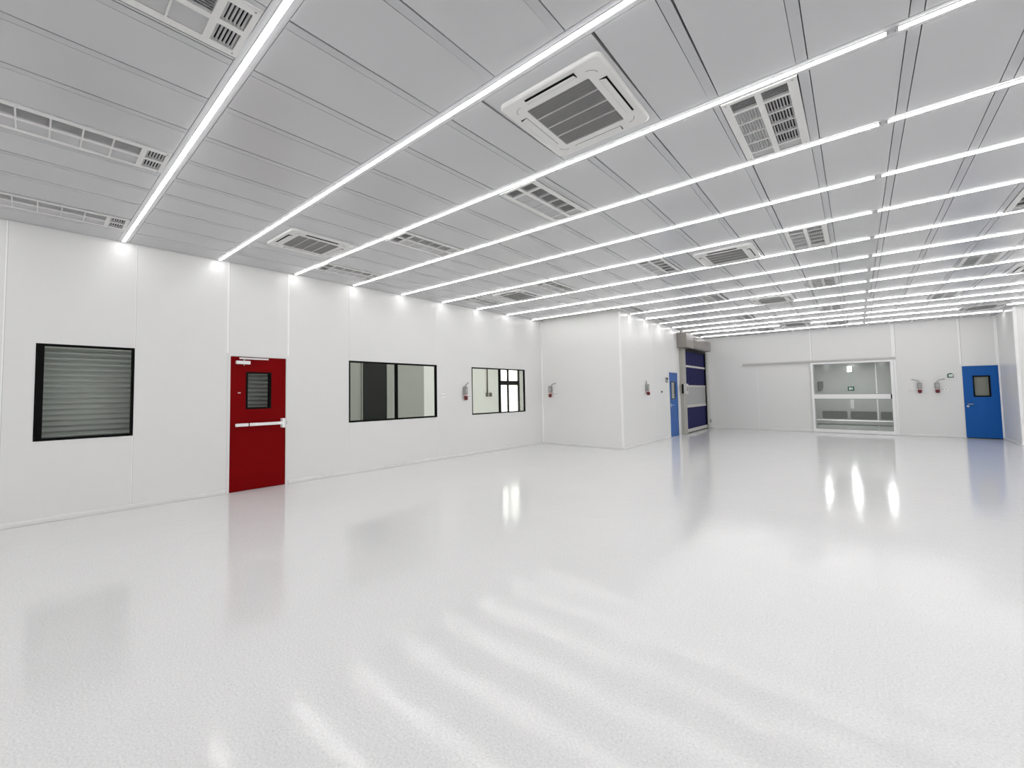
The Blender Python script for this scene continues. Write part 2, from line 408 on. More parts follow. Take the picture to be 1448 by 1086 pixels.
for k in rows:
    y=LINE[k][0]
    xl=(xw(y) if y<YA else XB)+0.03
    xr=(XR if y<YE else XD)-0.012
    if k<1:
        w={0:'just behind the camera',-1:'second row behind the camera',-2:'third row behind the camera',-3:'last row behind the camera'}[k]
        light_line(k,xl,XJ-0.014,'white LED light line %s, left part'%w)
        light_line(k,XJ+0.014,xr,'white LED light line %s, right part'%w)
    elif k==15:
        light_line(k,xl,-1.765,'white LED light line, fifteenth from the camera, left of the air unit')
        light_line(k,-0.985,XJ-0.014,'white LED light line, fifteenth from the camera, between air unit and joint')
        light_line(k,XJ+0.014,2.05,'white LED light line, fifteenth from the camera, right of the joint')
        light_line(k,2.83,xr,'white LED light line, fifteenth from the camera, at the far right')
    else:
        side='left wall' if y<YA else 'far left wall'
        light_line(k,xl,XJ-0.014,'white LED light line, %s from the camera, from %s to the joint'%(ORD[k],side))
        light_line(k,XJ+0.014,xr,'white LED light line, %s from the camera, right of the joint'%ORD[k])

# ------------------------------------------------------------------ slatted air grilles in the ceiling
def make_unit(nc=4):
    t=thing('air_grille','', 'air grille',(0,0,0),0,'slatted air grilles in the ceiling')
    c0,c1,c2,c3=0.052,0.200,0.238,0.386      # two columns
    n0,n1=0.036,0.172                         # near louvre
    g=[(0.200,0.374),(0.386,0.560),(0.572,0.746),(0.758,0.932)]
    f0,f1,UL=0.952,1.060,1.09
    if nc==5: g=[(0.195+0.196*i,0.379+0.196*i) for i in range(5)]; f0,f1,UL=1.205,1.340,1.375
    cells=[(a,b,n0,n1) for a,b in((c0,c1),(c2,c3))]+[(a,b,p,q) for a,b in((c0,c1),(c2,c3)) for p,q in g]+[(a,b,f0,f1) for a,b in((c0,c1),(c2,c3))]
    fn=lambda u,d,z:(u,z,-0.008+d)
    mb=MB(); mb.plate(fn,0,UW,0,UL,cells,0,0.024); obj('frame',mb,M['unit'],t)
    mb=MB(); mb.plate(fn,0.02,UW-0.02,0.02,UL-0.02,[],0.09,0.1)
    for x in (0.02,UW-0.03): mb.box(x,x+0.01,0.02,UL-0.02,0.016,0.09)
    for y in (0.02,UL-0.03): mb.box(0.02,UW-0.02,y,y+0.01,0.016,0.09)
    obj('duct_box',mb,M['duct'],t)
    def blades(x0,x1,y0,y1,along,n,lean,hw=0.0108):
        mb=MB()
        for i in range(n):
            if along=='y':
                x=x0+(i+0.5)*(x1-x0)/n
                mb.obox((x,(y0+y1)/2,0.006),((lean*0.52,0,0.85),(0,1,0),(-0.85,0,lean*0.52)),hw,(y1-y0)/2-0.0005,0.0008)
            else:
                y=y0+(i+0.5)*(y1-y0)/n
                mb.obox(((x0+x1)/2,y,0.006),((0,lean*0.52,0.85),(1,0,0),(0,-0.85,lean*0.52)),hw,(x1-x0)/2-0.0005,0.0008)
        return mb
    for ci,(a,b) in enumerate(((c0,c1),(c2,c3))):
        lean=1 if ci==0 else -1
        obj('louver',blades(a,b,n0,n1,'x',6,1,0.0065),M['louver'],t)
        for p,q in g: obj('louver',blades(a,b,p,q,'y',8,lean),M['louver'],t)
        obj('louver',blades(a,b,f0,f1,'x',6,-1,0.0075),M['louver'],t)
    for x in (0.026,UW-0.026):
        for y in (0.030,UL-0.030):
            mb=MB(); mb.tube([(x,y,-0.0095),(x,y,-0.004)],0.006,8); obj('screw',mb,M['gbox'],t)
    return t
proto=make_unit(4); proto5=make_unit(5)
for i,(ux,k,where) in enumerate(UNITS):
    u=(proto5 if i==0 else copy_tree(proto5)) if k==0 else (proto if i==3 else copy_tree(proto))
    sh=shear(ux,ly(k,ux)+0.6)
    u.location=(ux-0.5*sh,ly(k,ux)+HB+0.002,ZC); u.rotation_euler=(0,0,-math.atan(sh))
    u.scale=(1,(ly(k+1,ux)-ly(k,ux)-2*HB-0.004)/(1.375 if k==0 else UL),1)
    w='between %s and %s light lines'%(ORD[k],ORD[k+1]) if k>0 else 'before the first light line'
    u['label']='white slatted ceiling air grille %s, %s'%(w,where)

# ------------------------------------------------------------------ four-way cassette air conditioners
def make_cassette():
    t=thing('cassette_air_conditioner','', 'air conditioner',(0,0,0),0,'square four-way air conditioners in the ceiling')
    hx,hy=0.385,0.468
    gx,gy=0.240,0.303
    out=rounded(-hx,hx,-hy,hy,0.055); n=len(out)
    mid=rounded(-hx+0.014,hx-0.014,-hy+0.016,hy-0.016,0.05)
    inn=rounded(-gx,gx,-gy,gy,0.012)
    mb=MB()
    A=[(x,y,0.0) for x,y in out]; B=[(x,y,-0.022) for x,y in out]; D=[(x,y,-0.036) for x,y in mid]; E=[(x,y,-0.036) for x,y in inn]; F=[(x,y,0.0) for x,y in inn]
    for P,Q,sm in ((A,B,True),(B,D,True),(D,E,False),(E,F,False)):
        for i in range(n):
            j=(i+1)%n; mb.face([P[i],P[j],Q[j],Q[i]],0,sm)
    obj('panel',mb,M['unit'],t)
    mb=MB(); mb.box(-gx-0.01,gx+0.01,-gy-0.01,gy+0.01,-0.006,-0.002); obj('filter',mb,M['duct'],t)
    mb=MB()
    nr=46
    for i in range(nr):
        x=-gx+(i+0.5)*2*gx/nr; mb.box(x-0.0015,x+0.0015,-gy,gy,-0.029,-0.010)
    nr=18
    for i in range(nr):
        y=-gy+(i+0.5)*2*gy/nr; mb.box(-gx,gx,y-0.0014,y+0.0014,-0.024,-0.016)
    obj('intake_grille',mb,M['grille'],t)
    mb=MB()
    for y in (-gy/2,0,gy/2): mb.box(-gx,gx,y-0.0035,y+0.0035,-0.034,-0.010)
    obj('grille_bar',mb,M['unit'],t)
    for s in (-1,1):
        w=0.19
        mb=MB(); mb.box(-w,w,s*(hy-0.078)-0.028,s*(hy-0.078)+0.028,-0.0372,-0.030); sl=obj('air_slot',mb,M['dark'],t)
        mb=MB(); mb.obox((0,s*(hy-0.081),-0.0465),((1,0,0),(0,s*0.93,-0.36),(0,0.36,s*0.93)),w-0.004,0.024,0.002); obj('air_vane',mb,M['unit'],sl,bevel=0.002)
        w=0.24
        mb=MB(); mb.box(s*(hx-0.075)-0.026,s*(hx-0.075)+0.026,-w,w,-0.0372,-0.030); sl=obj('air_slot',mb,M['dark'],t)
        mb=MB(); mb.obox((s*(hx-0.078),0,-0.0465),((0,1,0),(s*0.93,0,-0.36),(0.36,0,s*0.93)),w-0.004,0.023,0.002); obj('air_vane',mb,M['unit'],sl,bevel=0.002)
    for sx in (-1,1):
        for sy in (-1,1):
            mb=MB()
            path=[(sx*(gx+0.012+0.055*math.cos(PI/2*i/6)),sy*(gy+0.012+0.055*math.sin(PI/2*i/6)),-0.0365) for i in range(7)]
            mb.tube(path,0.0025,6); obj('corner_cap',mb,M['gbox'],t)
    return t
proto=make_cassette()
for i,(cx,cy,k,where) in enumerate(CASS):
    proto.scale=(1,1,0.7)
    u=proto if i==0 else copy_tree(proto)
    u.location=(cx,cy,ZC)
    if k==15: u.location=(cx,ly(15,cx)+0.03,ZC)
    u['label']='square white ceiling air conditioner '+where

# ------------------------------------------------------------------ windows of the long wall
def wall_window(n, h, stile_l, stile_r, rail, mull, label):
    y0,y1,z0,z1=h; yc=(y0+y1)/2
    t=thing('window_%d'%n,label,'window',(xw(yc),yc,0),ANG,None,'structure')
    f=lambda u,d,z:(0.004-d,u,z)
    a,b=y0-yc,y1-yc
    holes=[]
    ms=[m-yc for m in (mull or ())]
    if mull: holes=[(a+stile_l,ms[0],z0+rail,z1-rail),(ms[1],b-stile_r,z0+rail,z1-rail)]
    else: holes=[(a+stile_l,b-stile_r,z0+rail,z1-rail)]
    mb=MB(); mb.plate(f,a,b,z0,z1,holes,0,0.042); obj('frame',mb,M['black'],t)
    for hh in holes:
        mb=MB(); mb.box(-0.030,-0.024,hh[0]-0.005,hh[1]+0.005,hh[2]-0.005,hh[3]+0.005); obj('pane',mb,M['glass'],t)
    return t
wall_window(1,W1,0.078,0.034,0.030,None,'black framed window showing grey corrugated sheet, left of the red door')
wall_window(2,W2,0.030,0.045,0.034,(5.800,5.862),'black framed window with dark doorway behind, right of the red door')
wall_window(3,W3,0.026,0.030,0.030,(9.255,9.318),'black framed window with daylight behind, farthest along the left wall')

# ------------------------------------------------------------------ red door
yc=(D1[0]+D1[1])/2
t=thing('door_1','dark red door with push bar and small window','door',(xw(yc),yc,0),ANG,None,'structure')
a,b=D1[0]-yc,D1[1]-yc
win=(2.790-yc,3.190-yc,1.297,1.886)
mb=MB(); mb.plate(lambda u,d,z:(-0.004-d,u,z),a+0.003,b-0.003,0.006,D1[3]-0.003,[win],0,0.045); obj('leaf',mb,M['red'],t)
mb=MB(); mb.plate(lambda u,d,z:(0.008-d,u,z),a-0.042,b+0.038,0.0,D1[3]+0.040,[(a,b,-0.1,D1[3])],0,0.1); obj('door_frame',mb,M['white'],t)
mb=MB(); mb.plate(lambda u,d,z:(0.004-d,u,z),win[0]-0.004,win[1]+0.004,win[2]-0.004,win[3]+0.004,[(win[0]+0.026,win[1]-0.034,win[2]+0.022,win[3]-0.022)],0,0.06); wf=obj('window_frame',mb,M['black'],t)
mb=MB(); mb.box(-0.03,-0.025,win[0]+0.02,win[1]-0.02,win[2]+0.015,win[3]-0.015); obj('pane',mb,M['glass'],wf)
y0=2.616-yc; y1=3.425-yc
mb=MB(); mb.box(0.035,0.075,y0,3.36-yc,1.022,1.070); pb=obj('push_bar',mb,M['alu'],t,bevel=0.008)
mb=MB(); mb.box(0.034,0.077,2.808-yc,2.822-yc,1.020,1.072); obj('bar_joint',mb,M['black'],pb)
mb=MB(); mb.box(-0.004,0.04,2.63-yc,2.69-yc,1.03,1.062); obj('bar_bracket',mb,M['alu'],pb)
mb=MB(); mb.box(-0.004,0.085,3.352-yc,3.408-yc,0.965,1.123); obj('latch_case',mb,M['alu'],t,bevel=0.01)
mb=MB(); mb.box(0.006,0.03,3.425-yc,3.458-yc,1.015,1.075); obj('strike',mb,M['steel'],t,bevel=0.003)
mb=MB(); mb.box(-0.004,0.055,2.622-yc,2.838-yc,2.012,2.066); cl=obj('door_closer',mb,M['alu'],t,bevel=0.008)
mb=MB(); mb.tube([(0.03,2.745-yc,1.992),(0.03,2.745-yc,2.10)],0.010,10); obj('spindle',mb,M['steel'],cl)
mb=MB(); mb.obox((0.055,2.892-yc,2.103),((0,1,0),(1,0,0),(0,0,1)),0.228,0.012,0.013); obj('closer_arm',mb,M['white'],cl,bevel=0.003)
mb=MB(); mb.box(-0.004,0.0,2.664-yc,2.706-yc,1.547,1.563); obj('name_plate',mb,M['plugw'],t)

# ------------------------------------------------------------------ blue door in the far left wall
yc=(D2[0]+D2[1])/2
t=thing('door_2','narrow looking blue door beside the roll-up curtain door','door',(XB,yc,0),0,None,'structure')
a,b=D2[0]-yc,D2[1]-yc
win=(15.375-yc,15.845-yc,1.232,1.817)
mb=MB(); mb.plate(lambda u,d,z:(-0.004-d,u,z),a+0.003,b-0.003,0.008,D2[3]-0.003,[win],0,0.045); obj('leaf',mb,M['blue'],t)
mb=MB(); mb.plate(lambda u,d,z:(0.008-d,u,z),a-0.035,b+0.035,0.0,D2[3]+0.035,[(a,b,-0.1,D2[3])],0,0.09); obj('door_frame',mb,M['white'],t)
mb=MB(); mb.plate(lambda u,d,z:(0.003-d,u,z),win[0]-0.004,win[1]+0.004,win[2]-0.004,win[3]+0.004,[(win[0]+0.05,win[1]-0.06,win[2]+0.03,win[3]-0.03)],0,0.02); wf=obj('window_frame',mb,mat('frame_dark_blue',(0.008,0.02,0.05),0.4),t)
mb=MB(); mb.box(-0.010,-0.007,win[0]+0.045,win[1]-0.045,win[2]+0.025,win[3]-0.025); obj('pane',mb,M['glass'],wf)
mb=MB(); mb.box(-0.03,-0.016,win[0]+0.01,win[1]-0.01,win[2]+0.01,win[3]-0.01); obj('window_blind',mb,mat('blind_warm_grey',(0.42,0.42,0.39),0.6),wf)
mb=MB(); mb.box(-0.004,0.004,15.30-yc,15.34-yc,0.98,1.10); mb.tube([(0.0,15.32-yc,1.04),(0.05,15.32-yc,1.04),(0.05,15.43-yc,1.04)],0.009,8); obj('door_handle',mb,M['steel'],t)
mb=MB(); mb.box(-0.004,0.002,15.66-yc,15.80-yc,2.03,2.065); obj('closer_plate',mb,mat('plate_navy',(0.01,0.03,0.12),0.4),t)

# ------------------------------------------------------------------ roll-up curtain door
t=thing('door_5','navy roll-up curtain door with beige hood and posts','door',(XB,18.2,0),0,None,'structure')
Y=lambda y:y-18.2
for y0,y1,mm,pr in ((16.385,16.76,'post',0.105),(19.76,20.02,'postw',0.105)):
    mb=MB(); mb.box(0,pr,Y(y0),Y(y1),0,3.0); obj('post',mb,M[mm],t,bevel=0.006)
mb=MB()
prof=[(0,3.02),(0.24,3.02),(0.285,3.05),(0.30,3.10),(0.30,3.30),(0.285,3.38),(0.25,3.43),(0.19,3.455),(0,3.455)]
mb.prism(prof,Y(17.05),Y(19.55),lambda s,p,q:(p,s,q)); obj('roller_hood',mb,M['hood'],t)
mb=MB(); mb.box(0,0.305,Y(16.17),Y(17.06),2.985,3.485); mbx=obj('motor_box',mb,M['hood'],t,bevel=0.008)
mb=MB(); mb.tube([(0.09,Y(16.35),3.48),(0.09,Y(16.35),3.60)],0.02,10); obj('hanger',mb,M['gbox'],mbx)
def curtain(z0,z1,name,m,d=0.0):
    mb=MB(); n=60; prof=[]
    ys=[Y(16.77)+(Y(19.74)-Y(16.77))*i/n for i in range(n+1)]
    for i in range(n):
        d0=0.012+0.006*math.sin(i*1.3)*d; d1=0.012+0.006*math.sin((i+1)*1.3)*d
        mb.face([(d0,ys[i],z0),(d1,ys[i+1],z0),(d1,ys[i+1],z1),(d0,ys[i],z1)],0,True)
        mb.face([(d0-0.004,ys[i],z0),(d0-0.004,ys[i],z1),(d1-0.004,ys[i+1],z1),(d1-0.004,ys[i+1],z0)],0,True)
    return obj(name,mb,M[m],t)
curtain(2.40,2.98,'curtain_panel','navy',1); curtain(1.70,2.36,'curtain_panel','navy',1); curtain(0.14,0.90,'curtain_panel','navy',1)
v=curtain(0.985,1.66,'vision_panel','vision',0)
mb=MB(); mb.plate(lambda u,d,z:(0.022-d,u,z),Y(16.77),Y(19.74),0.96,1.68,[(Y(16.86),Y(19.58),1.0,1.645)],0,0.008); obj('vision_frame',mb,M['bar'],v)
for z0,z1 in ((2.355,2.425),(1.655,1.705),(0.905,0.975)):
    mb=MB(); mb.box(0.0,0.034,Y(16.765),Y(19.74),z0,z1); obj('curtain_bar',mb,M['bar'],t,bevel=0.004)
mb=MB(); mb.box(0,0.05,Y(16.765),Y(19.74),0.03,0.145); bb=obj('bottom_bar',mb,M['bar'],t,bevel=0.004)
mb=MB(); mb.box(0.005,0.035,Y(16.77),Y(19.74),0.0,0.03); obj('bottom_seal',mb,M['black'],bb)
mb=MB(); mb.box(0.0,0.05,Y(19.66),Y(19.765),0.0,3.03); obj('gap_shade_strip',mb,M['black'],t)  # black strip paints the shadowed gap at the curtain edge
mb=MB(); mb.box(0.0,0.06,Y(16.76),Y(19.74),2.93,3.03); obj('head_strip',mb,M['black'],t)  # black strip across the curtain top below the hood
mb=MB(); mb.box(-0.02,0.004,Y(16.76),Y(19.78),0.0,3.1); obj('back_sheet',mb,M['black'],t)
mb=MB(); mb.box(0.125,0.205,Y(16.33),Y(16.60),1.40,1.745); cb=obj('control_box',mb,M['bar'],t,bevel=0.008)
mb=MB(); mb.box(0.062,0.125,Y(16.335),Y(16.39),1.41,1.735); obj('box_side',mb,M['sdark'],cb)
mb=MB(); mb.box(0.205,0.210,Y(16.40),Y(16.54),1.50,1.64); obj('display',mb,M['gbox'],cb)
mb=MB(); mb.tube([(0.03,Y(16.86)+0.09*math.cos(i*PI/8),0.27+0.09*math.sin(i*PI/8)) for i in range(17)],0.012,8); obj('pull_ring',mb,M['gbox'],t)
mb=MB(); mb.box(0.105,0.13,Y(19.84),Y(19.97),0.22,0.36); obj('sensor',mb,M['gbox'],t,bevel=0.004)

# ------------------------------------------------------------------ sliding glass door, rail, right blue door
R90=-PI/2
t=thing('door_3','white framed sliding glass door in the end wall','door',(-0.155,YF,0),R90,None,'structure')
X=lambda x:x+0.155
fn=lambda u,d,z:(0.075-d,u,z)
z0d,z1d=0.012,2.452
mb=MB(); mb.plate(fn,X(-1.183),X(0.868),z0d,z1d,[(X(-1.118),X(0.790),0.125,1.176),(X(-1.118),X(0.790),1.332,2.385)],0,0.045); obj('door_frame',mb,M['alu'],t,bevel=0.004)
for a,b in ((0.115,1.18),(1.325,2.39)):
    mb=MB(); mb.box(0.050,0.056,X(-1.125),X(0.797),a,b); obj('pane',mb,M['glassd'],t)
    mb=MB(); mb.plate(fn,X(-1.122),X(0.794),a+0.006,b-0.006,[(X(-1.106),X(0.780),a+0.022,b-0.020)],0.012,0.03); obj('gasket',mb,M['gbox'],t)
mb=MB(); mb.box(0.074,0.088,X(0.766),X(0.795),1.175,1.33); obj('pull_handle',mb,M['black'],t)
mb=MB(); mb.box(0.0,0.055,X(0.872),X(0.925),0.0,2.46); obj('door_jamb',mb,M['alu'],t,bevel=0.003)
mb=MB()
mb.prism([(0,2.465),(0.085,2.458),(0.092,2.475),(0.092,2.50),(0.075,2.524),(0,2.53)],0,1,lambda s,p,q:(-3.194+s*(0.925+3.194),YF-p,q))
tag(obj('sliding_rail',mb,mat('rail_greige',(0.56,0.55,0.53),0.4)),'long grey overhead rail carrying the sliding glass door','door rail')

t=thing('door_4','bright blue door in the right corner of the end wall','door',((D4[0]+D4[1])/2,YF,0),R90,None,'structure')
xc=(D4[0]+D4[1])/2; X=lambda x:x-xc
win=(X(2.487),X(2.812),1.24,1.862)
mb=MB(); mb.plate(lambda u,d,z:(0.004-d,u,z),X(D4[0])+0.003,X(D4[1])-0.003,0.022,D4[3]-0.003,[win],0,0.045); obj('leaf',mb,M['blue'],t)
mb=MB(); mb.plate(lambda u,d,z:(0.012-d,u,z),X(D4[0])-0.028,X(D4[1])+0.004,0.0,D4[3]+0.045,[(X(D4[0]),X(D4[1]),-0.1,D4[3])],0,0.09); obj('door_frame',mb,M['white'],t)
mb=MB(); mb.plate(lambda u,d,z:(0.010-d,u,z),win[0]-0.003,win[1]+0.003,win[2]-0.003,win[3]+0.003,[(win[0]+0.024,win[1]-0.028,win[2]+0.030,win[3]-0.034)],0,0.055); wf=obj('window_frame',mb,M['black'],t)
mb=MB(); mb.box(-0.03,-0.025,win[0]+0.02,win[1]-0.02,win[2]+0.025,win[3]-0.03); obj('pane',mb,M['glassd'],wf)
mb=MB()
for i in range(16):
    u=win[0]+0.01+(win[1]-win[0]-0.02)*i/15; mb.box(-0.062,-0.048,u-0.008,u+0.008,win[2]-0.05,win[3]+0.05)
mb.box(-0.075,-0.066,win[0]-0.05,win[1]+0.05,win[2]-0.05,win[3]+0.05)
obj('window_blind',mb,mat('blind_greige',(0.34,0.34,0.29),0.6),wf)
mb=MB(); mb.tube([(0.004,X(2.362),1.022),(0.05,X(2.362),1.022),(0.055,X(2.375),1.022),(0.055,X(2.465),1.022)],0.013,10); obj('door_handle',mb,M['steel'],t)
mb=MB(); mb.tube([(0.002,X(2.362),0.955),(0.014,X(2.362),0.955)],0.026,14); obj('key_plate',mb,M['steel'],t)
mb=MB(); mb.box(0.0,0.006,X(D4[0])+0.02,X(D4[1])-0.02,0.008,0.03); obj('drop_seal',mb,M['sdark'],t)

# ------------------------------------------------------------------ red plug sockets with grey boxes
def plug(loc, rz, arm, label, s=1.0):
    # arm: list of (along, up) points of the flexible conduit, relative to the box
    t=thing('industrial_socket',label,'industrial socket',loc,rz,'grey industrial sockets with red plugs')
    prof=rounded(-0.048,0.048,-0.10,0.10,0.03,4)
    mb=MB(); mb.prism(prof,0.0,0.085,lambda d,p,q:(d,p,q),sm=False); bx=obj('socket_box',mb,M['gbox'],t,bevel=0.006)
    prof=rounded(-0.030,0.030,-0.055,0.07,0.02,4)
    mb=MB(); mb.prism(prof,0.083,0.092,lambda d,p,q:(d,p,q)); obj('box_lid',mb,M['cable'],bx)
    mb=MB(); mb.tube([(0.045,0,-0.095),(0.055,0,-0.135)],[0.043,0.045],16); obj('plug_collar',mb,M['plugw'],t)
    mb=MB(); mb.tube([(0.054,0,-0.130),(0.066,0,-0.185),(0.072,0,-0.215),(0.074,0,-0.222)],[0.047,0.045,0.040,0.022],16); obj('plug',mb,M['plug'],t)
    mb=MB(); mb.tube([(0.02+0.01*i/len(arm),p,q) for i,(p,q) in enumerate(arm)],0.012,8); obj('conduit',mb,M['cable'],t)
    return t
armL=[(0.0,0.09),(-0.012,0.14),(-0.045,0.175),(-0.09,0.193),(-0.165,0.205)]
armR=[(-p,q) for p,q in armL]
y=7.885; plug((xw(y),y,1.565),ANG,[(0.02,0.09),(0.05,0.13),(0.10,0.175),(0.15,0.20)],'grey socket box with red plug just left of the daylight window')
plug((-6.487,YA,1.585),R90,[(0.0,0.09),(0.03,0.13),(0.09,0.165),(0.17,0.19)],'grey socket box with red plug beside the inner wall corner')
plug((XB,13.05,1.615),0,[(0.0,0.09),(0.0,0.15),(-0.01,0.20)],'grey socket box with red plug left of the narrow blue door')
plug((1.408,YF,1.58),R90,armL,'grey socket box with red plug right of the glass door, left of the pair')
plug((1.776,YF,1.58),R90,armR,'grey socket box with red plug near the exit sign, right of the pair')

def plate(loc, rz, w, h, label):
    t=thing('wall_socket',label,'wall socket',loc,rz,'white socket plates on the walls')
    mb=MB(); mb.box(0,0.028,-w/2,w/2,-h/2,h/2); obj('plate',mb,M['plate'],t,bevel=0.004)
    for s in (-1,1):
        mb=MB(); mb.box(0.028,0.0305,s*w*0.24-0.022,s*w*0.24+0.022,-h*0.28,h*0.28); o=obj('socket_insert',mb,M['unit'],t,bevel=0.002)
        mb=MB()
        for a,b in ((-0.008,-0.006),(0.008,-0.006),(0.0,0.010)): mb.box(0.0304,0.0312,s*w*0.24+a-0.002,s*w*0.24+a+0.002,b-0.005,b+0.005)
        obj('pin_hole',mb,M['dark'],o)
y=7.15; plate((xw(y),y,1.462),ANG,0.15,0.09,'white socket plate between the second and third black windows')
y=8.02; plate((xw(y),y,1.43),ANG,0.10,0.08,'white socket plate touching the left edge of the daylight window')
plate((-6.34,YA,1.458),R90,0.135,0.088,'white socket plate by the red plug near the inner wall corner')
plate((1.245,YF,1.452),R90,0.13,0.085,'white socket plate left of the two red plugs by the glass door')
plate((1.918,YF,1.468),R90,0.135,0.088,'white socket plate under the exit sign on the end wall')

t=thing('push_button','small white plate with black button left of the narrow blue door','switch',(XB,14.36,1.475),0)
mb=MB(); mb.box(0,0.012,-0.07,0.07,-0.05,0.05); obj('plate',mb,M['white'],t,bevel=0.003)
mb=MB(); mb.tube([(0.012,0.02,0.008),(0.03,0.02,0.008)],0.030,14); obj('button',mb,M['black'],t)
t=thing('access_panel','small grey entry keypad beside the narrow blue door','keypad',(XB,14.93,1.857),0)
mb=MB(); mb.box(0,0.03,-0.085,0.085,-0.085,0.085); obj('case',mb,M['gbox'],t,bevel=0.006)
mb=MB(); mb.box(0.03,0.032,-0.06,0.06,0.02,0.066); obj('display',mb,M['dark'],t)
mb=MB(); mb.box(0.03,0.033,-0.06,0.06,-0.066,0.0); obj('keypad',mb,M['cable'],t)

# ------------------------------------------------------------------ exit signs
def runner(mb, d, mi):
    # a running figure towards a doorway, built from small bars in the sign plane
    mb.box(d,d+0.001,0.012,0.050,-0.040,0.040,mi)
    mb.tube([(d,-0.022,0.030),(d+0.001,-0.022,0.030)],0.009,10,mi)
    for a,b in (((-0.022,0.020),(-0.030,-0.008)),((-0.030,-0.008),(-0.014,-0.022)),((-0.014,-0.022),(-0.016,-0.042)),((-0.030,-0.008),(-0.042,-0.026)),((-0.042,-0.026),(-0.054,-0.028)),((-0.024,0.014),(-0.008,0.004)),((-0.024,0.014),(-0.040,0.008))):
        mb.tube([(d+0.0005,*a),(d+0.0005,*b)],0.0042,6,mi)
t=thing('exit_sign','green exit sign with rounded top left of the right blue door','exit sign',(2.058,YF,1.89),R90)
prof=[(-0.063,-0.068),(0.063,-0.068)]+[(0.063*math.cos(PI*i/10),0.012+0.056*math.sin(PI*i/10)) for i in range(11)]
mb=MB(); mb.prism(prof,0,0.03,lambda d,p,q:(d,p,q)); obj('case',mb,M['green'],t)
mb=MB(); mb.box(0.03,0.032,-0.034,0.040,-0.045,0.030); obj('light_face',mb,M['signw'],t)
mb=MB(); runner(mb,0.032,0); obj('pictogram',mb,M['signw'],t)
t=thing('exit_sign','green exit sign seen through the glass door on the corridor wall','exit sign',(-0.20,24.999,1.52),R90)
mb=MB(); mb.box(0,0.03,-0.10,0.10,-0.088,0.088); obj('case',mb,M['green'],t)
mb=MB(); mb.box(0.03,0.0315,-0.060,-0.004,-0.05,0.05); mb.box(0.03,0.0315,0.008,0.058,-0.02,0.03); runner(mb,0.031,0); obj('pictogram',mb,M['signw'],t)

# ------------------------------------------------------------------ corridor behind the glass door
YK=25.0; HK=2.62
mb=MB(); mb.plate(lambda u,d,z:(u,YK+d,z),-3.0,4.1,0,HK+0.1,[],0,0.09)
mb.box(0.545,0.580,YK-0.004,YK,0,HK,1)
mb.box(-1.42,-1.38,YK-0.004,YK,0,HK,1)
struct('wall_corridor_back',mb,[M['cwall'],M['strip']],'grey corridor wall seen through the sliding glass door','wall')
mb=MB(); mb.box(-3.1,-3.0,YF+0.09,YK+0.1,0,HK+0.1); mb.box(4.0,4.1,YF+0.09,YK+0.1,0,HK+0.1)
struct('wall_corridor_side',mb,M['cwall'],'grey side walls of the corridor behind the end wall','wall')
mb=MB(); mb.box(-3.1,4.1,YF+0.09,YK+0.1,HK,HK+0.06)
struct('ceiling_corridor',mb,M['white'],'white ceiling of the corridor behind the glass door','ceiling')
for x,w in ((-0.98,'left'),(-0.13,'middle'),(0.80,'right')):
    t=thing('corridor_light','long corridor lamp behind the glass door, %s of three'%w,'ceiling light',(x,23.2,HK),0,'corridor lamps behind the glass door')
    mb=MB(); mb.box(-0.075,0.075,-0.95,0.95,-0.03,0); obj('lamp_body',mb,M['white'],t)
    mb=MB(); mb.box(-0.06,0.06,-0.92,0.92,-0.05,-0.03); obj('diffuser',mb,M['lamp2'],t,bevel=0.008)
for a,b,w in ((-1.165,-0.345,'left'),(-0.265,0.535,'middle'),(0.625,1.43,'right')):
    t=thing('return_air_vent','grey rounded low wall vent behind the glass door, %s of three'%w,'wall vent',((a+b)/2,YK,0.41),R90,'low wall vents in the corridor')
    h=(b-a)/2
    mb=MB(); mb.prism(rounded(-h,h,-0.165,0.165,0.06,5),0,0.012,lambda d,p,q:(d,p,q)); obj('rim',mb,M['gbox'],t)
    mb=MB(); mb.prism(rounded(-h+0.018,h-0.018,-0.150,0.147,0.045,5),0.012,0.016,lambda d,p,q:(d,p,q)); obj('vent_panel',mb,M['cgrey'],t)
mb=MB(); mb.prism([(0,0.20),(0.05,0.20),(0.07,0.17),(0.07,0.02),(0.0,0.02)],-3.0,4.0,lambda s,p,q:(s,YK-p,q))
struct('baseboard_corridor',mb,M['steel'],'metal bumper rail low on the corridor wall','baseboard')
t=thing('reflection_sheet','white sheet standing in for a reflection low on the corridor wall','painted reflection',(-0.19,YK,0.865),R90)  # white sheet stands in for a bright reflection on the wall
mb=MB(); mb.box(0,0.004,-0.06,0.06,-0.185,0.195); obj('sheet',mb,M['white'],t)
t=thing('lamp_reflection_panel','small glowing panel standing in for a lamp reflection above the exit sign','lamp reflection',(-0.22,YK,2.345),R90)  # glowing panel stands in for the tube reflected in the glossy wall
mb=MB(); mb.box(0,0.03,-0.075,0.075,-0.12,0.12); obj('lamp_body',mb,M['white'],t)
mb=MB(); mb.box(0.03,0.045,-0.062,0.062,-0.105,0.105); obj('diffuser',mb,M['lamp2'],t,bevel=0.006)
t=thing('soap_dispenser','grey dispenser at the left of the corridor wall behind the glass door','dispenser',(-1.16,YK,1.66),R90)
mb=MB(); mb.prism([(-0.085,0.19),(0.085,0.19),(0.085,-0.05),(0.05,-0.17),(-0.03,-0.20),(-0.085,-0.20)],0,0.10,lambda d,p,q:(d,p,q)); obj('body',mb,M['cgrey'],t,bevel=0.012)
mb=MB(); mb.box(0.02,0.08,-0.03,0.03,-0.22,-0.19); obj('nozzle',mb,M['gbox'],t)

